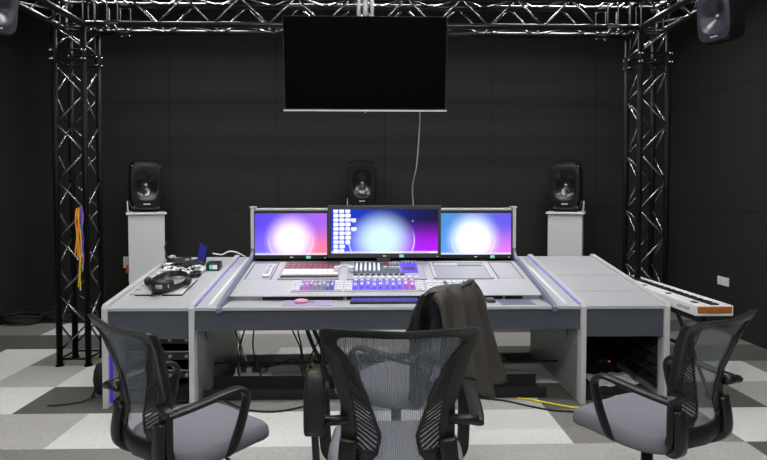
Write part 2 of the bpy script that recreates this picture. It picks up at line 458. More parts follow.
# ------------------------------------------------------------------ speakers
def sq(a, w, h, n=4.5):
    c, s = math.cos(a), math.sin(a)
    return (w * math.copysign(abs(c) ** (2 / n), c), h * math.copysign(abs(s) ** (2 / n), s))
def make_speaker(name, label, loc, w, h, d, rz=0, rx=0, body=None, stand=True, group=None, front=None):
    """front faces local -y; base at z=0"""
    t = thing(name, label, 'speaker', (0, 0, 0), group); zc = h / 2 + (.02 if stand else 0)
    body = body or M['spk']; NA = 56
    rings = []
    for y, k in ((0.0, .90), (d * .07, .955), (d * .16, .99), (d * .35, 1.0), (d * .7, .97), (d * .9, .90), (d, .80)):
        rings.append([(sq(2 * PI * j / NA, w / 2 * k, h / 2 * k)[0], y - d / 2, zc + sq(2 * PI * j / NA, w / 2 * k, h / 2 * k)[1]) for j in range(NA)])
    B().rings(rings, cap0=False).build('cabinet', body, t, smooth=True, fix=False)
    fr = []; R = .80 * w / 2
    for q in (1.0, .93, .84, .72, .6, .48, .36, .26, .2):
        rg = []
        for j in range(NA):
            a = 2 * PI * j / NA
            xo, zo = sq(a, w / 2 * .90, h / 2 * .90)
            xi, zi = R * 1.02 * math.cos(a), R * 1.16 * math.sin(a)
            bl = max(0, min(1, (q - .6) / .4))
            x = (xo * bl + xi * (1 - bl)) * q; z = (zo * bl + zi * (1 - bl)) * q
            dep = 0 if q > .95 else .30 * w * (1 - q / .95) ** 1.3
            rg.append((x, -d / 2 + dep - (.012 if .9 > q > .7 else 0), zc + z))
        fr.append(rg)
    fr.append([(0.16 * R * math.cos(2 * PI * j / NA), -d / 2 + .30 * w * .72, zc + .16 * R * math.sin(2 * PI * j / NA)) for j in range(NA)])
    B().rings(fr, cap0=False).build('waveguide', front or body, t, smooth=True, fix=False)
    B().ball((0, -d / 2 + .2 * w, zc), .05 * w, 12, (1, .6, 1)).build('tweeter', M['silverd'], t, smooth=True)
    B().box(-w * .1, w * .1, -d / 2 - .003, -d / 2 + .004, zc - h * .385, zc - h * .362).build('badge', M['silver'], t)
    for s in (-1, 1):
        B().cyl((s * w * .40, -d / 2 + .004, zc + h * .365), (s * w * .40, -d / 2 + .02, zc + h * .365), .008, 8).build('corner_pin', M['silver'], t)
    if stand:
        B().box(-w * .36, w * .36, -d * .32, d * .3, 0, .012).box(-w * .22, w * .22, -d * .1, d * .2, .012, .05).build('foot', M['black'], t, bev=.003)
        sgn = 1 if loc[0] > 0 else -1
        B().prism_x([(-d * .2, 0), (d * .35, 0), (d * .2, h * .22), (d * .12, h * .22)], sgn * w * .52 - .004, sgn * w * .52 + .004).build('side_bracket', M['silver'], t)
        B().box(min(sgn * w * .53, 0), max(sgn * w * .53, 0), d * .05, d * .3, .002, .008).build('bracket_foot', M['silver'], t)
    t.location = loc; t.rotation_euler = (rx, 0, rz)
    return t
GS = 'studio monitors on pedestals'
for x, lb, a in ((-2.62, 'left', .22), (2.315, 'right', -.22)):
    p = thing('speaker_pedestal', 'pale grey square pedestal by the back wall, under the %s speaker' % lb, 'pedestal', (x, 6.35, 0), 'speaker pedestals')
    p.rotation_euler = (0, 0, a * 1.9)
    B().box(x - .19, x + .19, 6.17, 6.53, .02, 1.245).build('column', M['pedestal'], p, bev=.004)
    B().box(x - .212, x + .212, 6.14, 6.56, 1.245, 1.268).build('top_plate', M['white'], p, bev=.004)
    B().box(x - .20, x + .20, 6.16, 6.54, 0, .02).build('base_plate', M['pedestal'], p)
    make_speaker('studio_speaker', 'black studio speaker standing on the %s pale pedestal' % lb, (x, 6.33, 1.268), .355, .585, .31, rz=a * 2.3, group=GS)
p = thing('speaker_pedestal', 'dark pedestal hidden behind the middle monitor, carrying the centre speaker', 'pedestal', (-.105, 6.5, 0), 'speaker pedestals')
B().box(-.22, .01, 6.42, 6.62, .02, 1.285).build('column', M['blackm'], p, bev=.004)
B().box(-.265, .055, 6.38, 6.66, 1.285, 1.302).build('top_plate', M['blackm'], p, bev=.003)
B().box(-.30, .09, 6.34, 6.70, 0, .02).build('base_plate', M['blackm'], p)
make_speaker('studio_speaker', 'black studio speaker right behind the top edge of the middle monitor', (-.105, 6.5, 1.302), .345, .565, .27, group=GS)
for x, y, z, rz, rx, lb, yk in ((-2.53, 3.7, 2.545, .95, .10, 'left', -2.56), (2.44, 3.72, 2.53, -1.12, .12, 'right', 2.40)):
    s = make_speaker('hanging_speaker', 'dark grey speaker hanging from the %s side truss' % lb, (x, y, z), .245, .365, .20, rz=rz, rx=rx,
                     body=M['spk'], front=M['spkg'], stand=False, group='hanging surround speakers')
    B().cyl((0, .02, .355), (0, .02, .41), .014, 10).build('hanging_bolt', M['silver'], s)

# ------------------------------------------------------------------ desk
CX = .127
DZ = lambda y: .70 + .155 * (y - 3.76)           # sloping deck
PZ = lambda y: .74 + .1922 * (y - 3.955)         # console plate
dk = thing('studio_desk', 'wide grey mixing desk with sloping side wings and slate front panels', 'desk', (CX, 4.4, 0))
prof = [(3.735, 0), (3.735, .695), (3.755, .722), (5.04, DZ(5.04) + .018), (5.06, DZ(5.04)), (5.06, .84), (4.94, .78), (4.94, 0)]
for s, xc in ((-1, 1.965), (1, 1.965), (-1, 1.37), (1, 1.37)):
    x = CX + s * xc
    pn = B().prism_x(prof, x - .019, x + .019).build('side_panel', M['edge'], dk, bev=.003)
    inn = -s
    if xc < 1.5:
        xi = x + inn * .0195
        B().prism_x([(3.80, .02), (3.80, .50), (4.93, .62), (4.93, .02)], min(xi, xi + .003 * inn), max(xi, xi + .003 * inn)).build('panel_lining', M['inner'], pn)
        for k in range(4):
            yy = 3.98 + k * .24
            B().tube(bezier([(xi + inn * .004, yy, .50 + .02 * k), (xi + inn * .006, yy + .015, .43 + .02 * k), (xi + inn * .004, yy + .05, .40 + .02 * k)], 5), .004, 6).build('cable_slot', M['fascia'], pn)
        for k in range(3):
            B().prism_x([(3.82, .16 + k * .11), (3.82, .163 + k * .11), (4.92, .163 + k * .11), (4.92, .16 + k * .11)], xi - .003, xi + .003).build('groove', M['fascia'], pn)
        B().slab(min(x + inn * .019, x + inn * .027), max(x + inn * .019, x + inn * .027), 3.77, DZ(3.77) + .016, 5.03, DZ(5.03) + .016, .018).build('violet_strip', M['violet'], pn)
    elif s < 0:
        xi = x + inn * .021
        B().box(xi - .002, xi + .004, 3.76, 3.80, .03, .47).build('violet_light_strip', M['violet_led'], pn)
# wings (left and right) -------------------------------------------------
for s in (-1, 1):
    x0, x1 = sorted((CX + s * 1.39, CX + s * 1.945))
    B().slab(x0, x1, 3.745, DZ(3.745), 5.03, DZ(5.03), .022).build('wing_top', M['light_grey'], dk, bev=.002)
    B().box(x0, x1, 3.752, 3.772, .478, .674).build('front_panel', M['fascia'], dk, bev=.002)
    B().box(x0, x1, 4.90, 4.92, .02, .80).build('added_dark_back', M['blackm'], dk)  # black back added to keep the inside of the wing dark
    B().box(x0, x1, 3.80, 4.90, .015, .03).build('bottom_shelf', M['blackm'], dk)
    if s > 0:
        for y in (4.05, 4.44):
            B().box(x0 + .01, x1 - .01, y, y + .006, DZ(y) - .004, DZ(y) + .002).build('seam', M['silverd'], dk)
    else:
        for k in range(9):
            y = 4.02 + k * .1
            B().box(x0 + .03, x0 + .065, y, y + .012, DZ(y) - .004, DZ(y + .012) + .001).build('cable_hole', M['fascia'], dk)
# middle -----------------------------------------------------------------
for s in (-1, 1):
    a, b = sorted((CX + s * 1.165, CX + s * 1.351))
    B().slab(a, b, 3.745, DZ(3.745), 5.03, DZ(5.03), .022).build('deck', M['light_grey'], dk, bev=.002)
    xi = CX + s * 1.262
    B().slab(xi - .009, xi + .009, 3.80, DZ(3.80) + .002, 4.98, DZ(4.98) + .002, .006).build('white_reflection', M['whitestrip'], dk)  # bright reflection line along the deck, laid in as a white strip
    xc = CX - .010 + s * 1.167
    cp = [(3.71, .668), (3.71, .70), (3.74, .722), (3.95, .768), (4.72, PZ(4.72) + .03), (4.79, .965), (4.805, 1.02), (4.805, 1.362), (4.885, 1.362), (4.885, .80), (4.3, .69), (3.78, .668)]
    ck = B().prism_x(cp, xc - .014, xc + .014).build('cheek', M['cheek'], dk, bev=.003)
    B().box(xc - .022, xc + .022, 4.79, 4.90, 1.358, 1.372).build('cheek_cap', M['edge'], ck, bev=.003)
    B().box(xc - .0145 if s > 0 else xc - .0145, xc + .0145, 4.800, 4.806, 1.0, 1.355).build('cheek_edge', M['edge'], ck)
ca, cb = CX - .010 - 1.153, CX - .010 + 1.153
B().box(CX - 1.351, CX + 1.351, 3.752, 3.772, .535, .672).build('front_panel', M['fascia'], dk, bev=.002)
B().box(ca, cb, 3.735, 4.10, .678, .70).build('keyboard_shelf', M['light_grey'], dk, bev=.003)
B().slab(ca, cb, 3.955, PZ(3.955), 4.74, PZ(4.74), .009).build('console_plate', M['light_grey'], dk, bev=.003)
B().box(ca, cb, 3.985, 4.0, .70, .736).build('plate_riser', M['edge'], dk)
for x0, x1 in ((-.80, -.205), (-.18, .40), (.42, .98), (1.0, 1.13)):
    B().box(x0, x1, 3.979, 3.986, .702, .734).build('cable_opening', M['blackm'], dk)
B().box(ca, cb, 4.74, 5.0, .865, .885).build('monitor_shelf', M['blackm'], dk)
B().box(ca, cb, 4.865, 4.885, .885, 1.33).build('monitor_back_panel', M['blackm'], dk)
B().box(ca, cb, 4.835, 4.885, 1.333, 1.356).build('top_rail', M['edge'], dk, bev=.006)
B().box(ca, cb, 4.98, 5.03, .70, .87).build('rear_panel', M['fascia'], dk)
B().cyl((CX - 1.35, 4.2, .165), (CX + 1.35, 4.2, .165), .009, 10).build('cross_bar', M['blackm'], dk)
for s in (-1, 1):
    y = 4.66
    xa, xb = (-1.00, -.80) if s < 0 else (1.03, 1.22)
    B().slab(xa, xb, 4.30, PZ(4.30) + .002, 4.69, PZ(4.69) + .002, .004).build('inset_tray', mat('inset_grey', (.40, .41, .43), .4), dk)
    k = B()
    for a, b, c, d in ((xa - .006, xa, 4.29, 4.70), (xb, xb + .006, 4.29, 4.70), (xa, xb, 4.69, 4.70)):
        k.slab(a, b, c, PZ(c) + .005, d, PZ(d) + .005, .008)
    k.build('tray_frame', M['moddark'], dk)

# monitors ----------------------------------------------------------------
def monitor(x0, x1, z0, z1, yf, sx0, sx1, sz0, sz1, smat, label, icons=False, bez='blackm', zs=.886):
    t = thing('computer_monitor', label, 'monitor', ((x0 + x1) / 2, yf + .03, zs), 'monitors in the desk')
    B().box(x0, x1, yf, yf + .04, z0, z1).build('bezel', M[bez], t, bev=.004)
    me = B().add([(sx0, yf - .0015, sz0), (sx1, yf - .0015, sz0), (sx1, yf - .0015, sz1), (sx0, yf - .0015, sz1),
                  (sx0, yf + .004, sz0), (sx1, yf + .004, sz0), (sx1, yf + .004, sz1), (sx0, yf + .004, sz1)],
                 [(0, 1, 2, 3), (7, 6, 5, 4), (0, 4, 5, 1), (1, 5, 6, 2), (2, 6, 7, 3), (3, 7, 4, 0)])
    o = me.build('screen', smat, t)
    uv = o.data.uv_layers.new(name='UVMap'); bx, bz = o.data.vertices[0].co.x, o.data.vertices[0].co.z
    for lp in o.data.loops:
        c = o.data.vertices[lp.vertex_index].co
        uv.data[lp.index].uv = ((c.x - bx) / (sx1 - sx0), (c.z - bz) / (sz1 - sz0))
    cxm = (x0 + x1) / 2
    B().box(cxm - .05, cxm + .05, yf + .01, yf + .035, zs, z0 + .01).box(cxm - .12, cxm + .12, yf - .01 if not icons else yf, yf + .06, zs, zs + .008).build('stand', M['black'], t, bev=.002)
    B().box(cxm - .014, cxm + .014, yf - .002, yf + .001, z0 + .012, z0 + .022).build('logo', M['keyw'], t)
    B().box(cxm + .13, cxm + .17, yf - .003, yf + .001, z0 + .004, z0 + .030).build('sticker', M['green'], t)
    B().box(x1 - .035, x1 - .027, yf - .003, yf + .001, z0 + .008, z0 + .016).build('power_light', M['led'], t)
    if icons:
        iw, ib = emis('icon_white', (1, 1, 1), 1.0), emis('icon_blue', (.75, .85, 1), .9)
        for r in range(10):
            for c in range(4 if r in (2, 4) else (3 if r < 8 else 2)):
                zz = sz1 - .024 - r * .0385; xx = sx0 + .018 + c * .052
                di = B().box(xx, xx + .044 + random.uniform(-.004, .004), yf - .003, yf - .001, zz - .007, zz + .019).build('desktop_icon', iw, t)
                B().box(xx + .003, xx + .036, yf - .0035, yf - .001, zz - .016, zz - .010).build('caption', ib, di)
        B().box(sx0 + .35, sx0 + .62, yf - .003, yf - .001, sz0 + .002, sz0 + .012).box(sx1 - .08, sx1 - .01, yf - .003, yf - .001, sz0 + .002, sz0 + .014).build('taskbar_icons', emis('taskbar_white', (1, 1, 1), 1), t)
        B().ball((sx0 + .72 * (sx1 - sx0) + .04, yf - .002, sz0 + .73 * (sz1 - sz0)), .005, 6).build('desktop_pointer', emis('pointer_white', (1, 1, 1), 1), t)
    return t
SL = screen_mat('screen_left', ((.20, .14, 1.0), (1.0, .22, .30), (.10, .06, .80), (.38, .13, .85)), (1.5, 1.22, 1.45), (.50, .36), (.06, .72, 1.75, .54))
SC = screen_mat('screen_middle', ((.03, .08, .90), (.48, .0, .95), (.0, .03, .55), (.0, .0, .04)), (.66, .92, 1.25), (.47, .30), (.16, .74, 2.15, .66), strength=1.0)
SR = screen_mat('screen_right', ((.10, .35, .85), (.75, .20, .85), (.07, .28, .70), (.13, .10, .80)), (1.35, 1.5, 1.6), (.46, .38), (.06, .76, 1.75, .54))
monitor(-1.034, -.375, .905, 1.330, 4.79, -1.026, -.39, .942, 1.312, SL, 'left desk monitor with a pink and violet desktop picture')
monitor(.605, 1.266, .905, 1.330, 4.79, .622, 1.252, .942, 1.312, SR, 'right desk monitor with a pale blue desktop picture')
monitor(-.378, .612, .925, 1.383, 4.70, -.345, .585, .965, 1.352, SC, 'wide middle desk monitor with deep blue picture and white icons', True, 'moddark')
t = thing('phone_holder', 'small dark clip holder standing at the foot of the middle monitor', 'holder', (.11, 4.68, PZ(4.68)))
B().box(.05, .165, 4.672, 4.684, PZ(4.68), PZ(4.68) + .045).build('back', M['moddark'], t, bev=.003)
B().box(.05, .165, 4.655, 4.675, PZ(4.67), PZ(4.68) + .012).build('lip', M['silverd'], t, bev=.002)

# console modules: local frame on the sloping plate --------------------------
ANG = math.atan(.1922)
def module(name, label, cat, x0, x1, y0, y1, group=None):
    """local coords: x from 0..w, y from 0..d up the slope, z normal"""
    t = thing(name, label, cat, (0, 0, 0), group)
    w = x1 - x0; d = (y1 - y0) / math.cos(ANG)
    return t, w, d, (x0, y0, PZ(y0) + .0005)
def seatm(t, loc): t.location = loc; t.rotation_euler = (ANG, 0, 0)
G = 'mixing console sections'
t, w, d, L = module('control_surface', 'upper left console section, red buttons above white keys', 'mixer', -.745, -.255, 4.28, 4.70, G)
B().box(0, w, 0, d, 0, .012).build('panel', M['modgrey'], t, bev=.002)
B().box(.02, w - .01, d * .5, d * .96, .012, .016).build('button_field', M['moddark'], t)
B().box(.02, w - .01, d * .05, d * .14, .012, .016).build('front_groove', M['blackm'], t)
for i in range(10):
    for j in range(2):
        B().box(.03 + i * .0455, .03 + i * .0455 + .026, d * (.56 + j * .14), d * (.65 + j * .14), .016, .022).build('red_button', M['red'], t)
    for j in range(2):
        B().box(.026 + i * .0455, .026 + i * .0455 + .041, d * (.17 + j * .165), d * (.315 + j * .165), .012, .022).build('white_key', M['keyw'], t)
seatm(t, L)
t, w, d, L = module('control_surface', 'upper middle console section, pale faders, red knobs and violet display', 'mixer', -.195, .445, 4.265, 4.695, G)
B().box(0, w, 0, d, 0, .012).build('panel', M['modgrey'], t, bev=.002)
B().box(.05, w * .68, d * .3, d * .93, .012, .015).build('dark_field', M['fascia'], t)
B().box(w * .69, w * .91, d * .32, d * .93, .012, .018).build('violet_display', M['blueg'], t)
B().box(w * .72, w * .88, d * .45, d * .62, .018, .020).build('display_window', M['moddark'], t)
for i in range(6):
    B().box(.065 + i * .037, .065 + i * .037 + .019, d * .36, d * .82, .015, .03).build('fader_cap', M['cap'], t, bev=.003)
for i in range(9):
    B().box(.055 + i * .047, .055 + i * .047 + .034, d * .18, d * .28, .012, .022).build('dark_key', M['moddark'], t)
for i in range(10):
    B().box(.05 + i * .055, .05 + i * .055 + .03, d * .03, d * .11, .012, .02).build('pale_key', M['cap'], t)
for i in range(6):
    mt = M['red'] if i < 2 else M['cap']
    for j in range(2):
        B().cyl((.31 + i * .023 + (0 if i < 2 else .0), d * (.55 + j * .25), .015), (.31 + i * .023, d * (.55 + j * .25), .034), .009, 10).build('knob', mt if j else M['cap'], t)
for i in range(5):
    B().cyl((.465 + i * .028, d * .86, .018), (.465 + i * .028, d * .86, .036), .008, 10).build('knob', M['cap'], t)
seatm(t, L)
t, w, d, L = module('control_surface', 'upper right console section, plain dark grey plate with a row of pale keys', 'mixer', .505, .985, 4.28, 4.67, G)
k = B().box(0, w, 0, d, 0, .010); k.build('panel', mat('plate_grey', (.30, .30, .32), .35), t, bev=.002)
B().box(0, w, d * .96, d, .010, .018).box(0, .02, 0, d * .96, .010, .018).box(w - .02, w, 0, d * .96, .010, .018).build('frame', M['edge'], t)
for i in range(12):
    B().box(.035 + i * .034, .035 + i * .034 + .028, d * .76, d * .90, .010, .018).build('pale_key', M['cap'] if i < 6 else M['modgrey'], t)
seatm(t, L)
def bank(label, x0, x1, pads, n, y0=4.025, y1=4.235, side=True):
    t, w, d, L = module('fader_bank', label, 'mixer', x0, x1, y0, y1, 'fader banks along the console front')
    B().box(0, w, 0, d, 0, .010).build('panel', M['edge'], t, bev=.002)
    if side:
        for e in (.012, w - .055):
            for j in range(4):
                for q in range(2): B().box(e + q * .021, e + q * .021 + .015, d * (.08 + j * .23), d * (.22 + j * .23), .010, .018).build('pale_key', M['cap'], t)
    a, b = (.062, w - .065) if side else (.01, w - .01)
    st = (b - a) / n
    for i in range(n):
        xx = a + i * st
        B().box(xx, xx + st * .96, d * .04, d * .96, .010, .013).build('channel_strip', pads(i), t)
        B().box(xx + st * .45, xx + st * .52, d * .1, d * .6, .013, .0145).build('fader_slot', M['blackm'], t)
        z = d * (.30 + .12 * ((i * 7) % 3) / 2)
        B().box(xx + st * .25, xx + st * .72, z, z + .035, .0135, .032).build('fader_cap', M['cap'], t, bev=.003)
        B().cyl((xx + st * .5, d * .8, .013), (xx + st * .5, d * .8, .032), st * .26, 10).build('knob', M['cap'], t)
    seatm(t, L)
bank('left front fader bank in magenta and dark blue, left of the middle section', -.60, -.215, lambda i: M['magg'] if i < 2 else (M['mauve'] if i < 4 else (M['cheek'] if i < 6 else M['bluel'])), 8)
bank('middle front fader bank glowing blue violet above the keyboard', -.205, .405, lambda i: M['magg'] if i > 7 else M['blueg'], 10)
t, w, d, L = module('control_surface', 'lower right console section, pale keys with blue patches beside the jacket', 'mixer', .42, .80, 4.025, 4.24, G)
B().box(0, w, 0, d, 0, .010).build('panel', M['edge'], t, bev=.002)
for i in range(3):
    B().box(.14 + i * .065, .14 + i * .065 + .045, d * .1, d * .85, .010, .014).build('blue_field', mat('pale_blue_field', (.22, .38, .55), .4) if i % 2 else M['fascia'], t)
for i in range(7):
    for j in range(3): B().box(.02 + i * .05, .02 + i * .05 + .022, d * (.12 + j * .28), d * (.26 + j * .28), .010, .019).build('pale_key', M['cap'], t)
seatm(t, L)
# remote / phone in the left inset tray
t, w, d, L = module('desk_phone', 'pale slim handset lying in the left inset tray of the console', 'phone', -.875, -.815, 4.33, 4.62)
B().box(0, w, 0, d, .003, .022).build('body', M['cap'], t, bev=.008)
B().box(w * .2, w * .8, d * .62, d * .9, .022, .024).build('display', M['lav'], t)
B().box(w * .2, w * .8, d * .12, d * .55, .022, .025).build('keypad', M['modgrey'], t)
seatm(t, L)
t, w, d, L = module('headphones', 'thin white wire headphones lying between left and middle console sections', 'headphones', -.29, -.15, 4.30, 4.52)
pts = [(.07 + .062 * math.cos(a), .13 + .075 * math.sin(a), .045) for a in [PI * i / 14 for i in range(15)]]
B().tube(pts, .006, 8).build('headband', M['cap'], t, smooth=True)
for s in (-1, 1): B().cyl((.07 + s * .062, .125, .024), (.07 + s * .062, .125, .060), .022, 14).build('earpad', M['cap'], t)
seatm(t, L)

# things on the keyboard shelf ---------------------------------------------
t = thing('computer_keyboard', 'black keyboard with blue lit keys on the front shelf', 'keyboard', (.10, 3.90, .70))
B().box(-.15, .345, 3.83, 3.965, .70, .716).build('case', M['black'], t, bev=.003)
for r in range(5):
    nk = 20
    k = B()
    for i in range(nk):
        x = -.143 + i * .0243
        k.box(x, x + .019, 3.838 + r * .025, 3.857 + r * .025, .716, .723)
    k.build('key_row', M['bluel'], t)
t = tag(B().prism_x([(3.775, .70), (3.775, .704), (3.965, .704), (3.965, .70)], -.625, -.27).build('mouse_mat', M['lav']), 'lavender mouse mat on the left of the front shelf', 'mouse mat')
t = thing('computer_mouse', 'pink computer mouse lying on the lavender mat', 'mouse', (-.50, 3.87, .704))
B().ball((-.50, 3.87, .718), .055, 14, (.95, .62, .30)).build('shell', M['pink'], t, smooth=True)
B().box(-.455, -.405, 3.885, 3.90, .7045, .712).build('tail', M['modgrey'], t)
tag(B().box(.93, 1.17, 3.79, 3.965, .70, .704).build('mouse_mat', M['cheek']), 'dark blue-grey mouse mat on the right of the front shelf', 'mouse mat')
tag(B().box(.84, .90, 3.85, 3.96, .70, .725).build('desk_gadget', M['moddark'], bev=.006), 'small dark gadget on the shelf right of the jacket', 'gadget')

# left wing clutter ----------------------------------------------------------
def on(x, y): return (x, y, DZ(y))
AW = math.atan(.155)
t = thing('rubber_mat', 'thin grey black-edged tray under the black headset', 'mat', (0, 0, 0))
B().box(0, .12, 0, .36, .001, .010).box(.20, .345, 0, .36, .001, .010).box(.12, .20, .05, .36, .001, .010).build('edge', M['blackm'], t)
B().box(.002, .118, .006, .358, .010, .0115).box(.202, .343, .006, .358, .010, .0115).box(.118, .202, .056, .358, .010, .0115).build('top_sheet', M['edge'], t)
t.location = (-1.735, 3.985, DZ(3.985) + .0005); t.rotation_euler = (AW, 0, 0)
t = thing('headset', 'black virtual reality headset lying on the left wing near the front edge', 'headset', (0, 0, 0))
ring = [(.14 + .125 * math.cos(2 * PI * i / 28), .17 + .15 * math.sin(2 * PI * i / 28), .035 + .012 * math.sin(2 * PI * i / 28)) for i in range(29)]
B().sweep(ring, .045, .016, side=(0, 0, 1), n=10).build('strap', M['black'], t, smooth=True)
B().sweep([(.06, .03, .05), (.10, .0, .05), (.17, -.005, .05), (.215, .03, .05)], [.085, .095, .095, .085], [.045, .06, .06, .045], side=(0, 0, 1), n=14).build('visor', M['black'], t, smooth=True)
B().sweep([(.08, -.01, .055), (.14, -.036, .055), (.2, -.01, .055)], .03, .012, side=(0, 0, 1), n=10).build('visor_trim', M['silverd'], t, smooth=True)
B().sweep(bezier([(.14, .03, .085), (.145, .12, .10), (.14, .22, .095), (.14, .31, .05)], 5), .035, .008, side=(1, 0, 0)).build('top_strap', M['black'], t, smooth=True)
for x in (-.005, .285): B().ball((x, .13, .045), .035, 12, (.7, 1, 1)).build('earcup', M['black'], t, smooth=True)
B().tube(bezier([(.14, -.02, .02), (.15, -.07, .006), (.11, -.085, .006), (.09, -.08, .006)], 5), .004, 6).build('cord', M['black'], t)
t.location = (-1.70, 4.02, DZ(4.02) + .013); t.rotation_euler = (AW, 0, 0); t.scale = (1.05, 1.05, 1.0)
def laptop(x0, x1, y0, y1, side, lb, scr, ang, rz):
    """hinge along x0 (side -1) or x1 (side +1)"""
    t = thing('laptop', lb, 'laptop', (0, 0, 0), 'laptops on the left wing'); w, d = x1 - x0, y1 - y0
    B().box(0, w, 0, d, .001, .017).build('base', M['black'], t, bev=.003)
    k = B()
    for i in range(5):
        for j in range(12):
            a = (.03 if side < 0 else w * .38) + i * w * .115
            k.box(a, a + w * .095, .015 + j * (d - .03) / 12, .015 + (j + .85) * (d - .03) / 12, .017, .0195)
    k.build('keys', M['moddark'], t)
    a = w * .74 if side < 0 else .012
    B().box(a, a + w * .18, d * .3, d * .7, .017, .0178).build('touchpad', M['silverd'], t)
    hx = 0 if side < 0 else w
    nx, nz = side * math.cos(ang), math.sin(ang); Ls = .16
    px, pz = -nz * side * -.004, .004
    lid = B().add([(hx, 0, .018), (hx, d, .018), (hx + nx * Ls, d, .018 + nz * Ls), (hx + nx * Ls, 0, .018 + nz * Ls),
                   (hx + side * .009, 0, .014), (hx + side * .009, d, .014), (hx + nx * Ls + side * .009, d, .016 + nz * Ls), (hx + nx * Ls + side * .009, 0, .016 + nz * Ls)],
                  [(0, 1, 2, 3), (7, 6, 5, 4), (0, 4, 5, 1), (1, 5, 6, 2), (2, 6, 7, 3), (3, 7, 4, 0)])
    o = lid.build('lid', M['black'], t)
    e = .0015 * side
    B().add([(hx + nx * a_ - e, b_, .018 + nz * a_) for a_, b_ in ((.012, .01), (.012, d - .01), (Ls - .012, d - .01), (Ls - .012, .01))], [(0, 1, 2, 3)]).build('screen', scr, o)
    t.rotation_euler = (Matrix.Rotation(AW, 3, 'X') @ Matrix.Rotation(rz, 3, 'Z')).to_euler(); t.location = (x0, y0, DZ(y0) + .0005)
laptop(-1.765, -1.585, 4.74, 4.95, -1, 'black laptop at the rear left of the left wing, screen edge-on', M['gloss'], 1.45, .28)
laptop(-1.60, -1.43, 4.66, 4.86, 1, 'black laptop with dark blue lit screen beside the inner rail', emis('laptop_blue', (.02, .02, .40), .45), 1.35, .60)
t = thing('network_box', 'small black box with green and pink lit display in front of laptops', 'device', (0, 0, 0))
B().box(0, .11, 0, .10, .001, .062).build('case', M['black'], t, bev=.004)
B().box(.030, .058, -.003, .001, .016, .052).build('green_display', emis('disp_green', (.1, .8, .45), .8), t)
B().box(.060, .095, -.003, .001, .016, .052).build('pink_display', emis('disp_pink', (.9, .7, .95), .8), t)
t.location = (-1.40, 4.60, DZ(4.60) + .0005); t.rotation_euler = (AW, 0, 0)
t = thing('cable_adapter', 'small black adapter with blue light at rear left corner of the wing', 'device', (0, 0, 0))
B().box(0, .09, 0, .07, .001, .03).build('case', M['blackm'], t, bev=.003)
B().box(.01, .08, -.002, .0, .02, .028).build('indicator', emis('disp_cyan', (.3, .7, .9), .7), t)
B().box(.012, .078, .01, .06, .03, .038).build('lid', M['whitep'], t)
t.location = (-1.795, 4.66, DZ(4.66) + .0005); t.rotation_euler = (AW, 0, 0)
wh = ['nearest the black headset', 'right next to the small lit box', 'in front of the left laptop', 'beside the pink packets', 'in the middle of the clutter', 'just behind the headset strap', 'right behind the headset earcup', 'small one behind the headset']
for i, (x, y, mt, s) in enumerate(((-1.60, 4.50, 'tagw', .05), (-1.47, 4.56, 'tagw', .055), (-1.66, 4.66, 'blackm', .05), (-1.69, 4.56, 'tagw', .04), (-1.55, 4.58, 'blackm', .045), (-1.60, 4.42, 'tagw', .045), (-1.44, 4.44, 'blackm', .035), (-1.52, 4.44, 'tagw', .03))):
    pts = []
    for q in range(60):
        a = q * .55
        pts.append((x + s * math.cos(a) * (1 + .3 * math.sin(q)), y + s * 1.3 * math.sin(a) * (1 + .25 * math.cos(q * 1.7)), DZ(y + s * 1.3 * math.sin(a) * 1.25) + .012 + .012 * (1 + math.sin(q * .9))))
    tag(B().tube(pts, .0065, 6).build('cable_coil', M[mt], smooth=True), '%s tangled cable coil on left wing, %s' % ('white' if mt == 'tagw' else 'black', wh[i]), 'cable', 'cable coils on the left wing')
ps = ['nearest the headset', 'second from the headset', 'third from the headset', 'farthest from the headset']
for i in range(4):
    t = thing('packet', 'small pink and white packet along the left rail, %s' % ps[i], 'packet', (0, 0, 0), 'pink packets on the left wing')
    B().box(0, .075, 0, .05, .001, .018).build('wrap', M['pinkpk'], t, bev=.006)
    B().box(.012, .03, -.001, .051, .0005, .019).build('label_band', M['tagw'], t, bev=.003)
    t.location = (-1.775 + .004 * i, 4.38 + i * .078, DZ(4.38 + i * .078) + .001); t.rotation_euler = (AW, 0, .15 * (i % 2))
tag(B().tube(bezier([(-1.43, 4.90, DZ(4.90) + .07), (-1.36, 4.93, DZ(4.93) + .05), (-1.30, 4.96, DZ(4.96) + .07), (-1.24, 4.99, DZ(4.99) + .055), (-1.18, 5.0, DZ(5.0) + .02), (-1.16, 5.02, DZ(5.02) + .006)]), .006, 8).build('white_cable', M['tagw'], smooth=True),
    'white cable running from the blue-screen laptop over the inner rail', 'cable')

# ------------------------------------------------------------------ inside and under the desk
rk = [('top', .38), ('middle', .26), ('bottom', .12)]
cab = thing('equipment_rack', 'black equipment rack inside the left wing of the desk', 'rack', (-1.545, 4.3, .03))
for x in (-1.805, -1.275): B().box(x - .008, x + .008, 3.98, 4.7, .03, .47).build('side', M['blackm'], cab)
B().box(-1.797, -1.283, 3.98, 4.7, .03, .05).build('bottom', M['blackm'], cab)
for n_, z in rk:
    u = thing('rack_unit', 'black rack unit with silver front edges, %s one in the left wing' % n_, 'amplifier', (-1.545, 4.3, z), 'rack units')
    B().box(-1.79, -1.29, 3.99, 4.6, z, z + .07).build('case', M['black'], u, bev=.002)
    B().box(-1.79, -1.29, 3.982, 3.99, z + .06, z + .067).build('upper_lip', M['silverd'], u)
    for k in range(4): B().cyl((-1.72 + k * .12, 3.99, z + .03), (-1.72 + k * .12, 3.972, z + .03), .012, 10).build('knob', M['silverd'], u)
    for x in (-1.795, -1.292):
        pass
t = thing('subwoofer_box', 'low black equipment box inside the right wing, papers lying on it', 'box', (1.78, 4.3, .03))
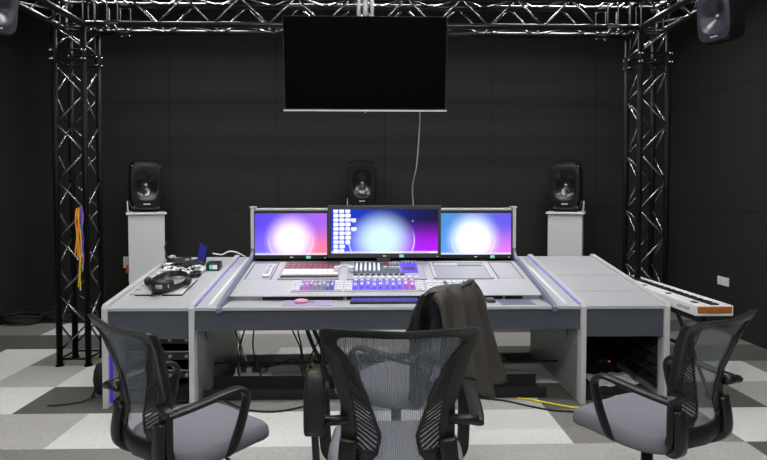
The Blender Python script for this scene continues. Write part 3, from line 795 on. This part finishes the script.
B().box(1.56, 2.005, 3.83, 4.7, .031, .075).build('case', M['blackm'], t, bev=.004)
t = thing('foam_panel', 'black wedge acoustic foam inside the right wing, on its outer side', 'acoustic foam', (2.05, 4.3, .09))
k = B()
for i in range(9):
    for j in range(5):
        y = 3.82 + i * .115; z = .08 + j * .08
        k.add([(2.068, y, z), (2.068, y + .115, z), (2.068, y + .115, z + .08), (2.068, y, z + .08), (2.012, y + .057, z + .04)], [(0, 1, 4), (1, 2, 4), (2, 3, 4), (3, 0, 4), (3, 2, 1, 0)])
k.build('wedges', M['foam'], t)
for i, (x, y, a, lb) in enumerate(((1.585, 3.86, .3, 'crumpled white paper sheet, left one on the black box in right wing'), (1.78, 3.90, -.2, 'white paper sheet, right one on the black box in right wing'))):
    k = B(); nn = 8; z0 = .078
    g = [[(x + (u / nn) * .20 + .02 * (v / nn), y + (v / nn) * .26, z0 + i * .0 + (.045 * max(0, 1 - u / 4) ** 2 if i == 0 else 0) + .006 * (1 + math.sin(u * 1.7 + v))) for u in range(nn + 1)] for v in range(nn + 1)]
    for v in range(nn):
        k.rings([g[v], g[v + 1]], closed=False, cap0=False, cap1=False)
    tag(k.build('paper_sheet', M['paper'], smooth=True, solid=.0015), lb, 'paper', 'papers in the right wing')
t = thing('small_amplifier', 'small black device with red light behind papers in the right wing', 'device', (1.93, 4.3, .075))
B().box(1.85, 1.99, 4.34, 4.5, .0755, .14).build('case', M['black'], t, bev=.003)
for k_ in range(3): B().ball((1.88 + k_ * .035, 4.337, .115), .006, 6).build('indicator_light', M['redled'] if k_ == 2 else M['orange'], t)
t = thing('cable_tray', 'low black cable tray on the carpet under the middle of the desk', 'cable tray', (.1, 4.0, 0))
B().box(-1.20, 1.28, 3.87, 4.14, .0, .012).build('bottom', M['blackm'], t)
B().box(-1.20, 1.28, 3.87, 3.885, .012, .075).build('front_lip', M['blackm'], t, bev=.003)
B().box(-1.20, 1.28, 4.125, 4.14, .012, .085).build('back_lip', M['blackm'], t, bev=.003)
g = 'black cables hanging under the desk'
hang = [(-1.02, -.99, 'farthest left, near the left inner panel'), (-.96, -1.0, 'second from the left'), (-.90, -.85, 'third from the left, beside white plugs'),
        (-.60, -.52, 'in the left part of the central bunch'), (-.54, -.50, 'beside a silver connector'), (-.47, -.35, 'thick one in the central bunch'), (-.43, -.36, 'thick bent one right in the bunch'), (-.36, -.50, 'slanting across the central bunch')]
for i, (xa, xb, lb) in enumerate(hang):
    yy = 4.02 + .02 * (i % 3)
    r = .016 if 'thick' in lb else .006
    pts = bezier([(xa, yy, .66), (xa + .02 * math.sin(i), yy, .50), (xa + (xb - xa) * .5 + .03 * math.cos(i * 2), yy + .02, .32), (xb, yy, .16), (xb + .05, yy, .04 + r)])
    tag(B().tube(pts, r, 8).build('hanging_cable', M['blackm'], smooth=True), 'black cable hanging under the desk, ' + lb, 'cable', g)
pts = [(-.44 + .006 * i, 4.3 - .0 * i, .02 + 0.0 * i) for i in range(3)]
t = thing('striped_cable', 'yellow and black striped cable arching down under the desk', 'cable', (-.45, 4.2, .01))
arc = bezier([(-.20, 4.10, .66), (-.27, 4.10, .42), (-.37, 4.12, .27), (-.46, 4.16, .16), (-.49, 4.18, .06), (-.46, 4.2, .012)], 8)
for i in range(0, len(arc) - 1, 2):
    B().tube(arc[i:i + 3], .011, 8).build('stripe', M['yellow'] if (i // 2) % 2 else M['blackm'], t, smooth=True)
tag(B().tube(bezier([(1.06, 3.845, .008), (1.17, 3.80, .008), (1.30, 3.72, .008), (1.40, 3.67, .008), (1.50, 3.66, .008)]), .006, 8).build('floor_cable', M['yellow'], smooth=True), 'yellow cable on the carpet by the right inner panel foot', 'cable')
tag(B().tube(bezier([(.75, 3.86, .008), (.95, 3.80, .008), (1.10, 3.70, .008), (1.25, 3.62, .008), (1.5, 3.58, .008)]), .007, 8).build('floor_cable', M['blackm'], smooth=True), 'black cable on carpet in front of the yellow cable', 'cable')
tag(B().tube(bezier([(-1.05, 3.85, .008), (-.85, 3.68, .008), (-.62, 3.65, .008), (-.40, 3.78, .008), (-.30, 3.86, .01)]), .007, 8).build('floor_cable', M['blackm'], smooth=True), 'black cable looping on carpet in front of the cable tray, left part', 'cable')
t = thing('power_strip', 'white power strip with plugs behind the cable tray, left side', 'power strip', (-.95, 4.35, 0))
B().box(-1.10, -.80, 4.30, 4.36, .0, .04).build('strip', M['whitep'], t, bev=.006)
for x, z in ((-1.07, .04), (-.98, .04), (-.87, .04)):
    B().box(x - .02, x + .02, 4.31, 4.35, z, z + .05).build('plug', M['whitep'] if x < -.9 else M['silverd'], t, bev=.006)
for i, (pts, mt, lb) in enumerate((
        ([(-.98, 4.32, .09), (-1.02, 4.28, .25), (-1.06, 4.25, .5), (-1.05, 4.2, .66)], 'tagw', 'white cable rising from the white power strip'),
        ([(-.87, 4.33, .09), (-.75, 4.22, .14), (-.60, 4.2, .19), (-.50, 4.2, .06), (-.42, 4.22, .01)], 'blackm', 'black cable arching right from the white power strip'),
        ([(-.60, 4.45, .008), (-.45, 4.52, .008), (-.30, 4.50, .05), (-.22, 4.40, .2), (-.20, 4.3, .66)], 'tagw', 'pale cable looping on carpet behind the central bunch'))):
    tag(B().tube(bezier(pts), .005, 8).build('power_cable', M[mt], smooth=True), lb, 'cable')
t = thing('folded_stand', 'small folded black stand leaning against the left side panel', 'stand', (-1.96, 4.0, 0))
for k_, (a, b) in enumerate((((-2.02, 3.90, .01), (-1.885, 4.02, .36)), ((-1.95, 3.95, .01), (-1.88, 4.02, .36)), ((-2.05, 4.05, .01), (-1.885, 4.05, .33)))):
    B().cyl(a, b, .010, 8).build('leg', M['blackm'], t)
B().ball((-1.975, 3.94, .14), .065, 12, (.7, .7, 1.9)).build('pouch', M['blackm'], t, smooth=True)
B().tube(bezier([(-2.00, 3.92, .02), (-2.06, 3.85, .008), (-2.15, 3.80, .008), (-2.26, 3.78, .008)]), .005, 6).build('cord', M['blackm'], t)

# ------------------------------------------------------------------ wall bits, lanyards, corner cables
t = thing('wall_outlet', 'white double outlet plate on the right wall', 'outlet', (XR, 5.67, .50))
B().box(XR - .012, XR, 5.585, 5.765, .50, .59).build('plate', M['whitep'], t, bev=.003)
for y in (5.63, 5.72): B().cyl((XR - .0125, y, .545), (XR - .0115, y, .545), .026, 16).build('socket', M['white'], t)
t = thing('wall_outlet', 'white outlet on the back wall left of the left pedestal', 'outlet', (-3.0, YB, .53))
B().box(-3.07, -2.98, YB - .012, YB, .56, .70).build('plate', M['whitep'], t, bev=.003)
t = thing('power_plug', 'orange plug in the back wall outlet left of the pedestal', 'plug', (-2.97, YB - .03, .5))
B().box(-3.02, -2.95, YB - .06, YB - .0125, .50, .60).build('body', M['orange'], t, bev=.01)
B().cyl((-2.985, YB - .03, .51), (-2.985, YB - .03, .40), .012, 8).build('tail', M['whitep'], t)
lan = [((.10, .45, .22), 'green', .006), ((.45, .12, .45), 'purple', .012), ((.08, .12, .80), 'blue', .020), ((.75, .06, .06), 'red', .004), ((.85, .65, .03), 'yellow', .010), ((.90, .28, .02), 'orange', -.004)]
for i, (c, nm, dx) in enumerate(lan):
    x = -2.462 + dx; z1 = 1.385 - .004 * i; z0 = (.90, .88, .98, .82, .70, .96)[i]; y = 4.632 - .010 * i
    k = B()
    for s in (-1, 1):
        pts = [(x, y, z1)] + [(x + s * (.008 + .006 * math.sin(q * 1.3 + i)) + .006 * math.sin(q + i), y - .003 * (1 + s) , z1 + (z0 - z1) * q / 7) for q in range(1, 8)]
        k.sweep(pts, .012, .0016, side=(1, .25 * (1 if i % 2 else -1), 0), n=6)
    t = thing('lanyard', '%s lanyard ribbon in the bunch hanging on the left truss column' % nm, 'lanyard', (x, y, z0), 'lanyards on the truss')
    k.build('ribbon', mat('ribbon_' + nm, c, .5), t)
    B().cyl((x, y, z0 + .005), (x, y, z0 - .03), .005, 6).build('clip', M['silver'], t)
for i, (x, y, s, lb) in enumerate(((-3.98, 6.25, .20, 'left one'), (-3.60, 6.35, .17, 'middle one'), (-3.25, 6.30, .15, 'right one'))):
    pts = [(x + s * math.cos(q * .45) * (1 + .15 * math.sin(q * .7)), y + s * .8 * math.sin(q * .45) * (1 + .1 * math.cos(q)), .014 + .0012 * q + .004 * math.sin(q * 1.9)) for q in range(70)]
    tag(B().tube(pts, .012, 6).build('cable_coil', M['blackm'], smooth=True), 'black cable coil on carpet in back left corner, ' + lb, 'cable', 'cable coils in the back corner')

# ------------------------------------------------------------------ digital piano
pn = thing('digital_piano', 'white digital piano with orange wooden end standing right of the desk', 'piano', (2.24, 4.1, .66))
X0, X1, Y0, Y1 = 2.165, 2.42, 3.53, 4.86
B().prism_x([(Y0, .672), (Y0, .742), (Y1, .742), (Y1, .672)], X0, X0 + .115).build('control_panel', M['white'], pn, bev=.004)
B().box(X0 + .115, X1 - .012, Y0 + .02, Y1 - .02, .672, .716).build('keybed', M['blackm'], pn)
B().box(X1 - .012, X1, Y0, Y1, .672, .742).build('front_rim', M['white'], pn, bev=.003)
for y in (Y0, Y1 - .02): B().box(X0 + .115, X1 - .012, y, y + .02, .672, .742).build('end_block', M['white'], pn, bev=.003)
B().box(X0 + .012, X1 - .012, Y0 - .006, Y0 + .001, .690, .734).build('wooden_end', M['wood'], pn, bev=.002)
nk = 52; kw = (Y1 - Y0 - .05) / nk
for i in range(nk):
    y = Y0 + .025 + i * kw
    B().box(X0 + .119, X1 - .016, y, y + kw * .93, .716, .734).build('white_key', M['keyw'], pn)
    if i % 7 not in (2, 6) and i < nk - 1:
        B().box(X0 + .119, X0 + .185, y + kw * .65, y + kw * 1.28, .7341, .746).build('black_key', M['black'], pn)
for y, w in ((3.62, .05), (3.95, .035), (4.3, .035)):
    B().box(X0 + .04, X0 + .075, y, y + w, .742, .747).build('control_knob', M['black'], pn, bev=.002)
k = B()
for i in range(5):
    yy = 3.60 + i * .03
    k.tube([(X0 - .001, yy, .70 + .006 * (i % 2)), (X0 - .001, yy + .012, .716), (X0 - .001, yy + .02, .697), (X0 - .001, yy + .03, .705)], .0018, 5)
k.build('script_logo', M['blackm'], pn)
st = thing('keyboard_stand', 'black crossed-leg stand under the white digital piano', 'stand', (2.29, 4.15, 0))
for y in (3.78, 4.56):
    for s in (-1, 1):
        B().cyl((2.293 - s * .115, y, .66), (2.293 + s * .16, y + .03 * s, .02), .014, 8).build('leg', M['blackm'], st)
        B().cyl((2.293 + s * .16, y - .06, .02), (2.293 + s * .16, y + .06, .02), .02, 10).build('foot', M['blackm'], st)
    B().box(2.17, 2.415, y - .015, y + .015, .655, .671).build('support_arm', M['blackm'], st)
B().cyl((2.293, 3.78, .37), (2.293, 4.56, .37), .012, 8).build('cross_tube', M['blackm'], st)

# ------------------------------------------------------------------ chairs
WT = [(-.25, .19), (-.1, .200), (.02, .190), (.3, .181), (.5, .195), (.75, .226), (1, .262)]
YT = [(-.25, -.205), (0, -.235), (.25, -.222), (.5, -.238), (.75, -.275), (1, -.335)]
ZB, ZT = .49, .985
def S(x, v, off=0.0):
    W = interp(v, WT); u = x / W
    return Vector((x, interp(v, YT) + .05 * u * u - off, ZB + (ZT - ZB) * v + (.008 * u * u if v > .9 else 0)))
def loop(wo, v0, v1, n, p, off=0.0):
    out = []
    for j in range(n):
        a = 2 * PI * j / n; c, s = math.cos(a), math.sin(a)
        c = math.copysign(abs(c) ** (2 / p), c); s = math.copysign(abs(s) ** (2 / p), s)
        v = (v0 + v1) / 2 + (v1 - v0) / 2 * s
        out.append(S(c * (interp(v, WT) - wo), v, off))
    return out
def make_chair(label, lift=0.0, loc=(0, 0), face=(0, 1), pad=False, group='office chairs around the desk'):
    t = thing('office_chair', label, 'chair', (0, 0, 0), group)
    Z = Vector((0, 0, lift)); up = lambda ps: [Vector(p) + Z for p in ps]
    n = 96
    # back frame: outer/inner loops front and back
    rings = [up(loop(0.004, -.11, 1.0, n, 18, .018)), up(loop(0, -.11, 1.0, n, 18, .004)), up(loop(0.004, -.10, .99, n, 18, -.012)),
             up(loop(.040, .05, .955, n, 9, -.010)), up(loop(.044, .06, .948, n, 9, .004)), up(loop(.040, .05, .955, n, 9, .016))]
    rings.append(rings[0])
    B().rings(rings, cap0=False, cap1=False).build('back_frame', M['chairblk'], t, smooth=True)
    inner = loop(.042, .105, .92, n, 7, .002); ctr = S(0, .5, .002)
    rg = []
    for q in (1.0, .85, .7, .55, .4, .25, .1):
        row = []
        for j in range(n):
            a = 2 * PI * j / n; c, s = math.cos(a), math.sin(a)
            c = math.copysign(abs(c) ** (2 / 9), c); s = math.copysign(abs(s) ** (2 / 9), s)
            v = .503 + .447 * s * q
            row.append(S(c * q * (interp(v, WT) - .042), v, .002) + Z)
        rg.append(row)
    B().rings(rg, cap0=False).build('back_net', M['net'], t, smooth=True)
    # lumbar wings
    IN = [(.09, .088), (.14, .066), (.25, .055), (.37, .074), (.49, .095), (.69, .135), (.80, .165), (.90, .203)]
    for s in (-1, 1):
        k = B(); xi = lambda v: interp(v, IN); xo = lambda v: interp(v, WT) - .036
        def strip(pa, wa, thick=.006):
            pts = [S(s * x, v, .012) + Z for x, v in pa]
            k.sweep(pts, wa, thick, side=(1, 0, .001) if abs(pts[0].z - pts[-1].z) > .06 else (0, 0, 1), n=6)
        vs = [.10 + .80 * i / 20 for i in range(21)]
        strip([(min(xi(v), xo(v) - .004) + .006, v) for v in vs], .014)
        strip([(xo(v) - .004, v) for v in vs], .016)
        strip([(xi(.09) + .0, .105), ((xi(.09) + xo(.09)) / 2, .10), (xo(.09), .105)], .035)
        strip([(xi(.12) + .0, .14), ((xi(.12) + xo(.12)) / 2, .14), (xo(.12), .14)], .02)
        for i in range(26):
            vo = .17 + i * .031; vi = vo - .115
            if vo > .92: break
            if vi < .12:
                f = (vo - .12) / (vo - vi); a = (xo(vo), vo); b = (xo(vo) + (xi(.12) - xo(vo)) * f, .12)
            else: a = (xo(vo), vo); b = (min(xi(vi), xo(vi)), vi)
            A, Bp = S(s * a[0], a[1], .012) + Z, S(s * b[0], b[1], .012) + Z
            k.sweep([A, (A + Bp) / 2 , Bp], .0068 if i < 17 else .009, .005, side=(0, 0, 1), n=6)
        k.build('lumbar_wing', M['chairblk'], t)
        # lower stays
        pts = up(bezier([(s * .162, -.215, .60), (s * .168, -.226, .53), (s * .172, -.228, .47), (s * .162, -.215, .43), (s * .12, -.16, .40), (s * .08, -.07, .392)], 5))
        B().sweep(pts, .062, .036, side=(1, 0, 0)).build('back_stay', M['chairblk'], t, smooth=True)
        # arm
        arm = up(bezier([(s * .255, -.235, .660), (s * .264, -.19, .664), (s * .272, -.10, .672), (s * .276, .02, .684), (s * .275, .075, .680), (s * .273, .108, .645), (s * .270, .098, .58), (s * .264, .07, .49), (s * .25, .045, .43), (s * .20, .03, .405)], 6))
        B().sweep(arm, .046, .024, side=(1, 0, 0), n=14).build('armrest', M['chairblk'], t, smooth=True)
        B().sweep(up([(s * .165, -.220, .667), (s * .21, -.224, .666), (s * .262, -.225, .665)]), .030, .034, side=(0, 0, 1)).build('arm_bracket', M['chairblk'], t, smooth=True)
    if pad:
        pts = up(bezier([(-.268, -.292, .645), (-.268, -.282, .67), (-.268, -.262, .76), (-.268, -.245, .81), (-.268, -.235, .825)], 5))
        k_ = len(pts)
        B().sweep(pts, [.045 + .025 * math.sin(PI * min(1, (i + .6) / (k_ + .2))) ** .5 for i in range(k_)], .035, n=16).build('arm_pad', M['black'], t, smooth=True)
        B().cyl(Vector((-.268, -.27, .66)) + Z, Vector((-.262, -.24, .47)) + Z, .012, 10).build('pad_post', M['black'], t)
    # seat
    rows = []; NS = 64
    for k_, h in ((.80, .392), (.95, .395), (1.0, .41), (1.01, .43), (.99, .452), (.93, .466), (.80, .473), (.55, .474), (.25, .470)):
        row = []
        for j in range(NS):
            x, y = sq(2 * PI * j / NS, .248 * k_, .262 * k_, 3.4)
            y += .075
            z = h - (.055 * max(0, (y - .15) / .19) ** 2) + .012 * (x / .25) ** 2 * (h > .44)
            row.append((x * (1 - .06 * max(0, y / .34)), y, z + lift))
        rows.append(row)
    B().rings(rows).build('seat', M['seat'], t, smooth=True)
    B().box(-.10, .10, -.10, .16, .355 + lift, .395 + lift).build('seat_mechanism', M['black'], t, bev=.01)
    B().tube(up(bezier([(.10, .05, .375), (.20, .06, .37), (.24, .06, .355)], 4)), .006, 8).build('tilt_lever', M['black'], t)
    B().cyl((0, .03, .10), (0, .03, .36 + lift), .026, 16).build('gas_lift', M['black'], t, smooth=True)
    for i in range(5):
        a = 2 * PI * i / 5 + .3; dx, dy = math.cos(a), math.sin(a)
        B().sweep([(dx * .02, .03 + dy * .02, .115), (dx * .16, .03 + dy * .16, .105), (dx * .31, .03 + dy * .31, .078)], [.055, .045, .032], [.045, .035, .024], side=(-dy, dx, 0)).build('base_leg', M['black'], t, smooth=True)
        cx_, cy_ = dx * .305, .03 + dy * .305
        cs = B().cyl((cx_, cy_, .045), (cx_, cy_, .08), .008, 8)
        for s in (-1, 1):
            cs.cyl((cx_ - dy * s * .008, cy_ + dx * s * .008, .027), (cx_ - dy * s * .026, cy_ + dx * s * .026, .027), .027, 16)
        cs.build('caster', M['black'], t)
    t.location = (loc[0], loc[1], 0); t.rotation_euler = (0, 0, math.atan2(-face[0], face[1]))
    return t
def place(back, face):
    f = Vector(face).normalized(); return (back[0] + .335 * f.x, back[1] + .335 * f.y)
make_chair('mesh-back office chair in the centre foreground, seen squarely from behind', .092, place((.089, 1.625), (0, 1)), (0, 1), pad=True)
fl_ = (.645, .765); make_chair('mesh-back office chair on the left, turned right toward the desk', 0, place((-1.02, 2.10), fl_), fl_)
fr_ = (-.49, .87); make_chair('mesh-back office chair on the right, in front of the right wing', .01, place((1.452, 2.11), fr_), fr_)
f4 = (-.80, .60); c4 = place((.425, 2.62), f4)
make_chair('mesh-back office chair behind the centre chair, dark jacket over its back', .05, c4, f4)

# jacket draped over the fourth chair's back (chair-local coordinates)
jk = thing('jacket', 'dark brown velvety jacket draped over the backrest of the chair behind', 'jacket', (0, 0, 0))
NU, NV = 44, 40
def jp(u, v, layer):
    # u 0..1 across, v 0 front hem .. 1 back hem
    x = -.205 + .46 * u
    top = .43
    if v < top:
        dwn = (top - v) / top; side = 1; drop = dwn * .24
    else:
        dwn = (v - top) / (1 - top); side = -1; drop = dwn * (.47 + .10 * u - .06 * math.sin(u * 7))
    xx = x + dwn * (.02 + (.22 * u * u if side < 0 else .03 * u))
    h = 1.000 + .012 * math.sin(u * 5 + 1) - .03 * (1 - math.sin(PI * min(1, max(0, u))) ** .12) - drop
    amp = .008 + .036 * dwn
    fold = (amp if side < 0 else amp * .4) * (math.sin(u * 21 + 2 * math.sin(dwn * 2)) + .5 * math.sin(u * 43 + 1))
    vb = min(1, max(-.1, (h - ZB) / (ZT - ZB)))
    yb = (interp(vb, YT) if side > 0 else interp(.97, YT)) + .05 * min(1, (x / .23) ** 2)
    rnd = math.sin(min(1, dwn * 7) * PI / 2)
    y = yb + (side * rnd * (.040 + .03 * dwn) if side < 0 else rnd * (.026 + .008 * dwn)) + fold * side * rnd
    return Vector((xx, y, h + .05 - .012 * rnd * 0))
g = [[jp(i / NU, j / NV, 0) for i in range(NU + 1)] for j in range(NV + 1)]
k = B(); k.rings(g, closed=False, cap0=False, cap1=False)
k.build('body', M['jacket'], jk, smooth=True, solid=.010)
# hanging sleeve on the right side
slv = bezier([(.20, -.31, .97), (.27, -.32, .88), (.32, -.32, .74), (.37, -.32, .60), (.41, -.32, .50)], 5)
B().sweep([p + Vector((0, 0, .05)) for p in slv], [.06 + .04 * min(1, i / 8) for i in range(len(slv))], [.03 + .025 * min(1, i / 8) for i in range(len(slv))], side=(1, 0, 0), n=14, p=2.2).build('sleeve', M['jacket'], jk, smooth=True)
jk.location = (c4[0], c4[1], 0); jk.rotation_euler = (0, 0, math.atan2(-f4[0], f4[1]))

# ------------------------------------------------------------------ world, camera
w = bpy.data.worlds.new('World'); sc.world = w; w.use_nodes = True
w.node_tree.nodes['Background'].inputs[0].default_value = (.5, .5, .55, 1); w.node_tree.nodes['Background'].inputs[1].default_value = .05
cam = bpy.data.cameras.new('Camera'); co = bpy.data.objects.new('Camera', cam); COL.objects.link(co)
cam.sensor_width = 36; cam.lens = 540 / 767 * 36; cam.shift_y = -21 / 767; cam.clip_start = .05
co.location = (0, 0, 1.5); co.rotation_euler = (math.radians(88.2), 0, math.radians(-1.33))
sc.camera = co
sc.view_settings.view_transform = 'Standard'; sc.view_settings.look = 'None'
sc.view_settings.gamma = 1; sc.view_settings.exposure = 0.14; sc.view_settings.use_curve_mapping = False
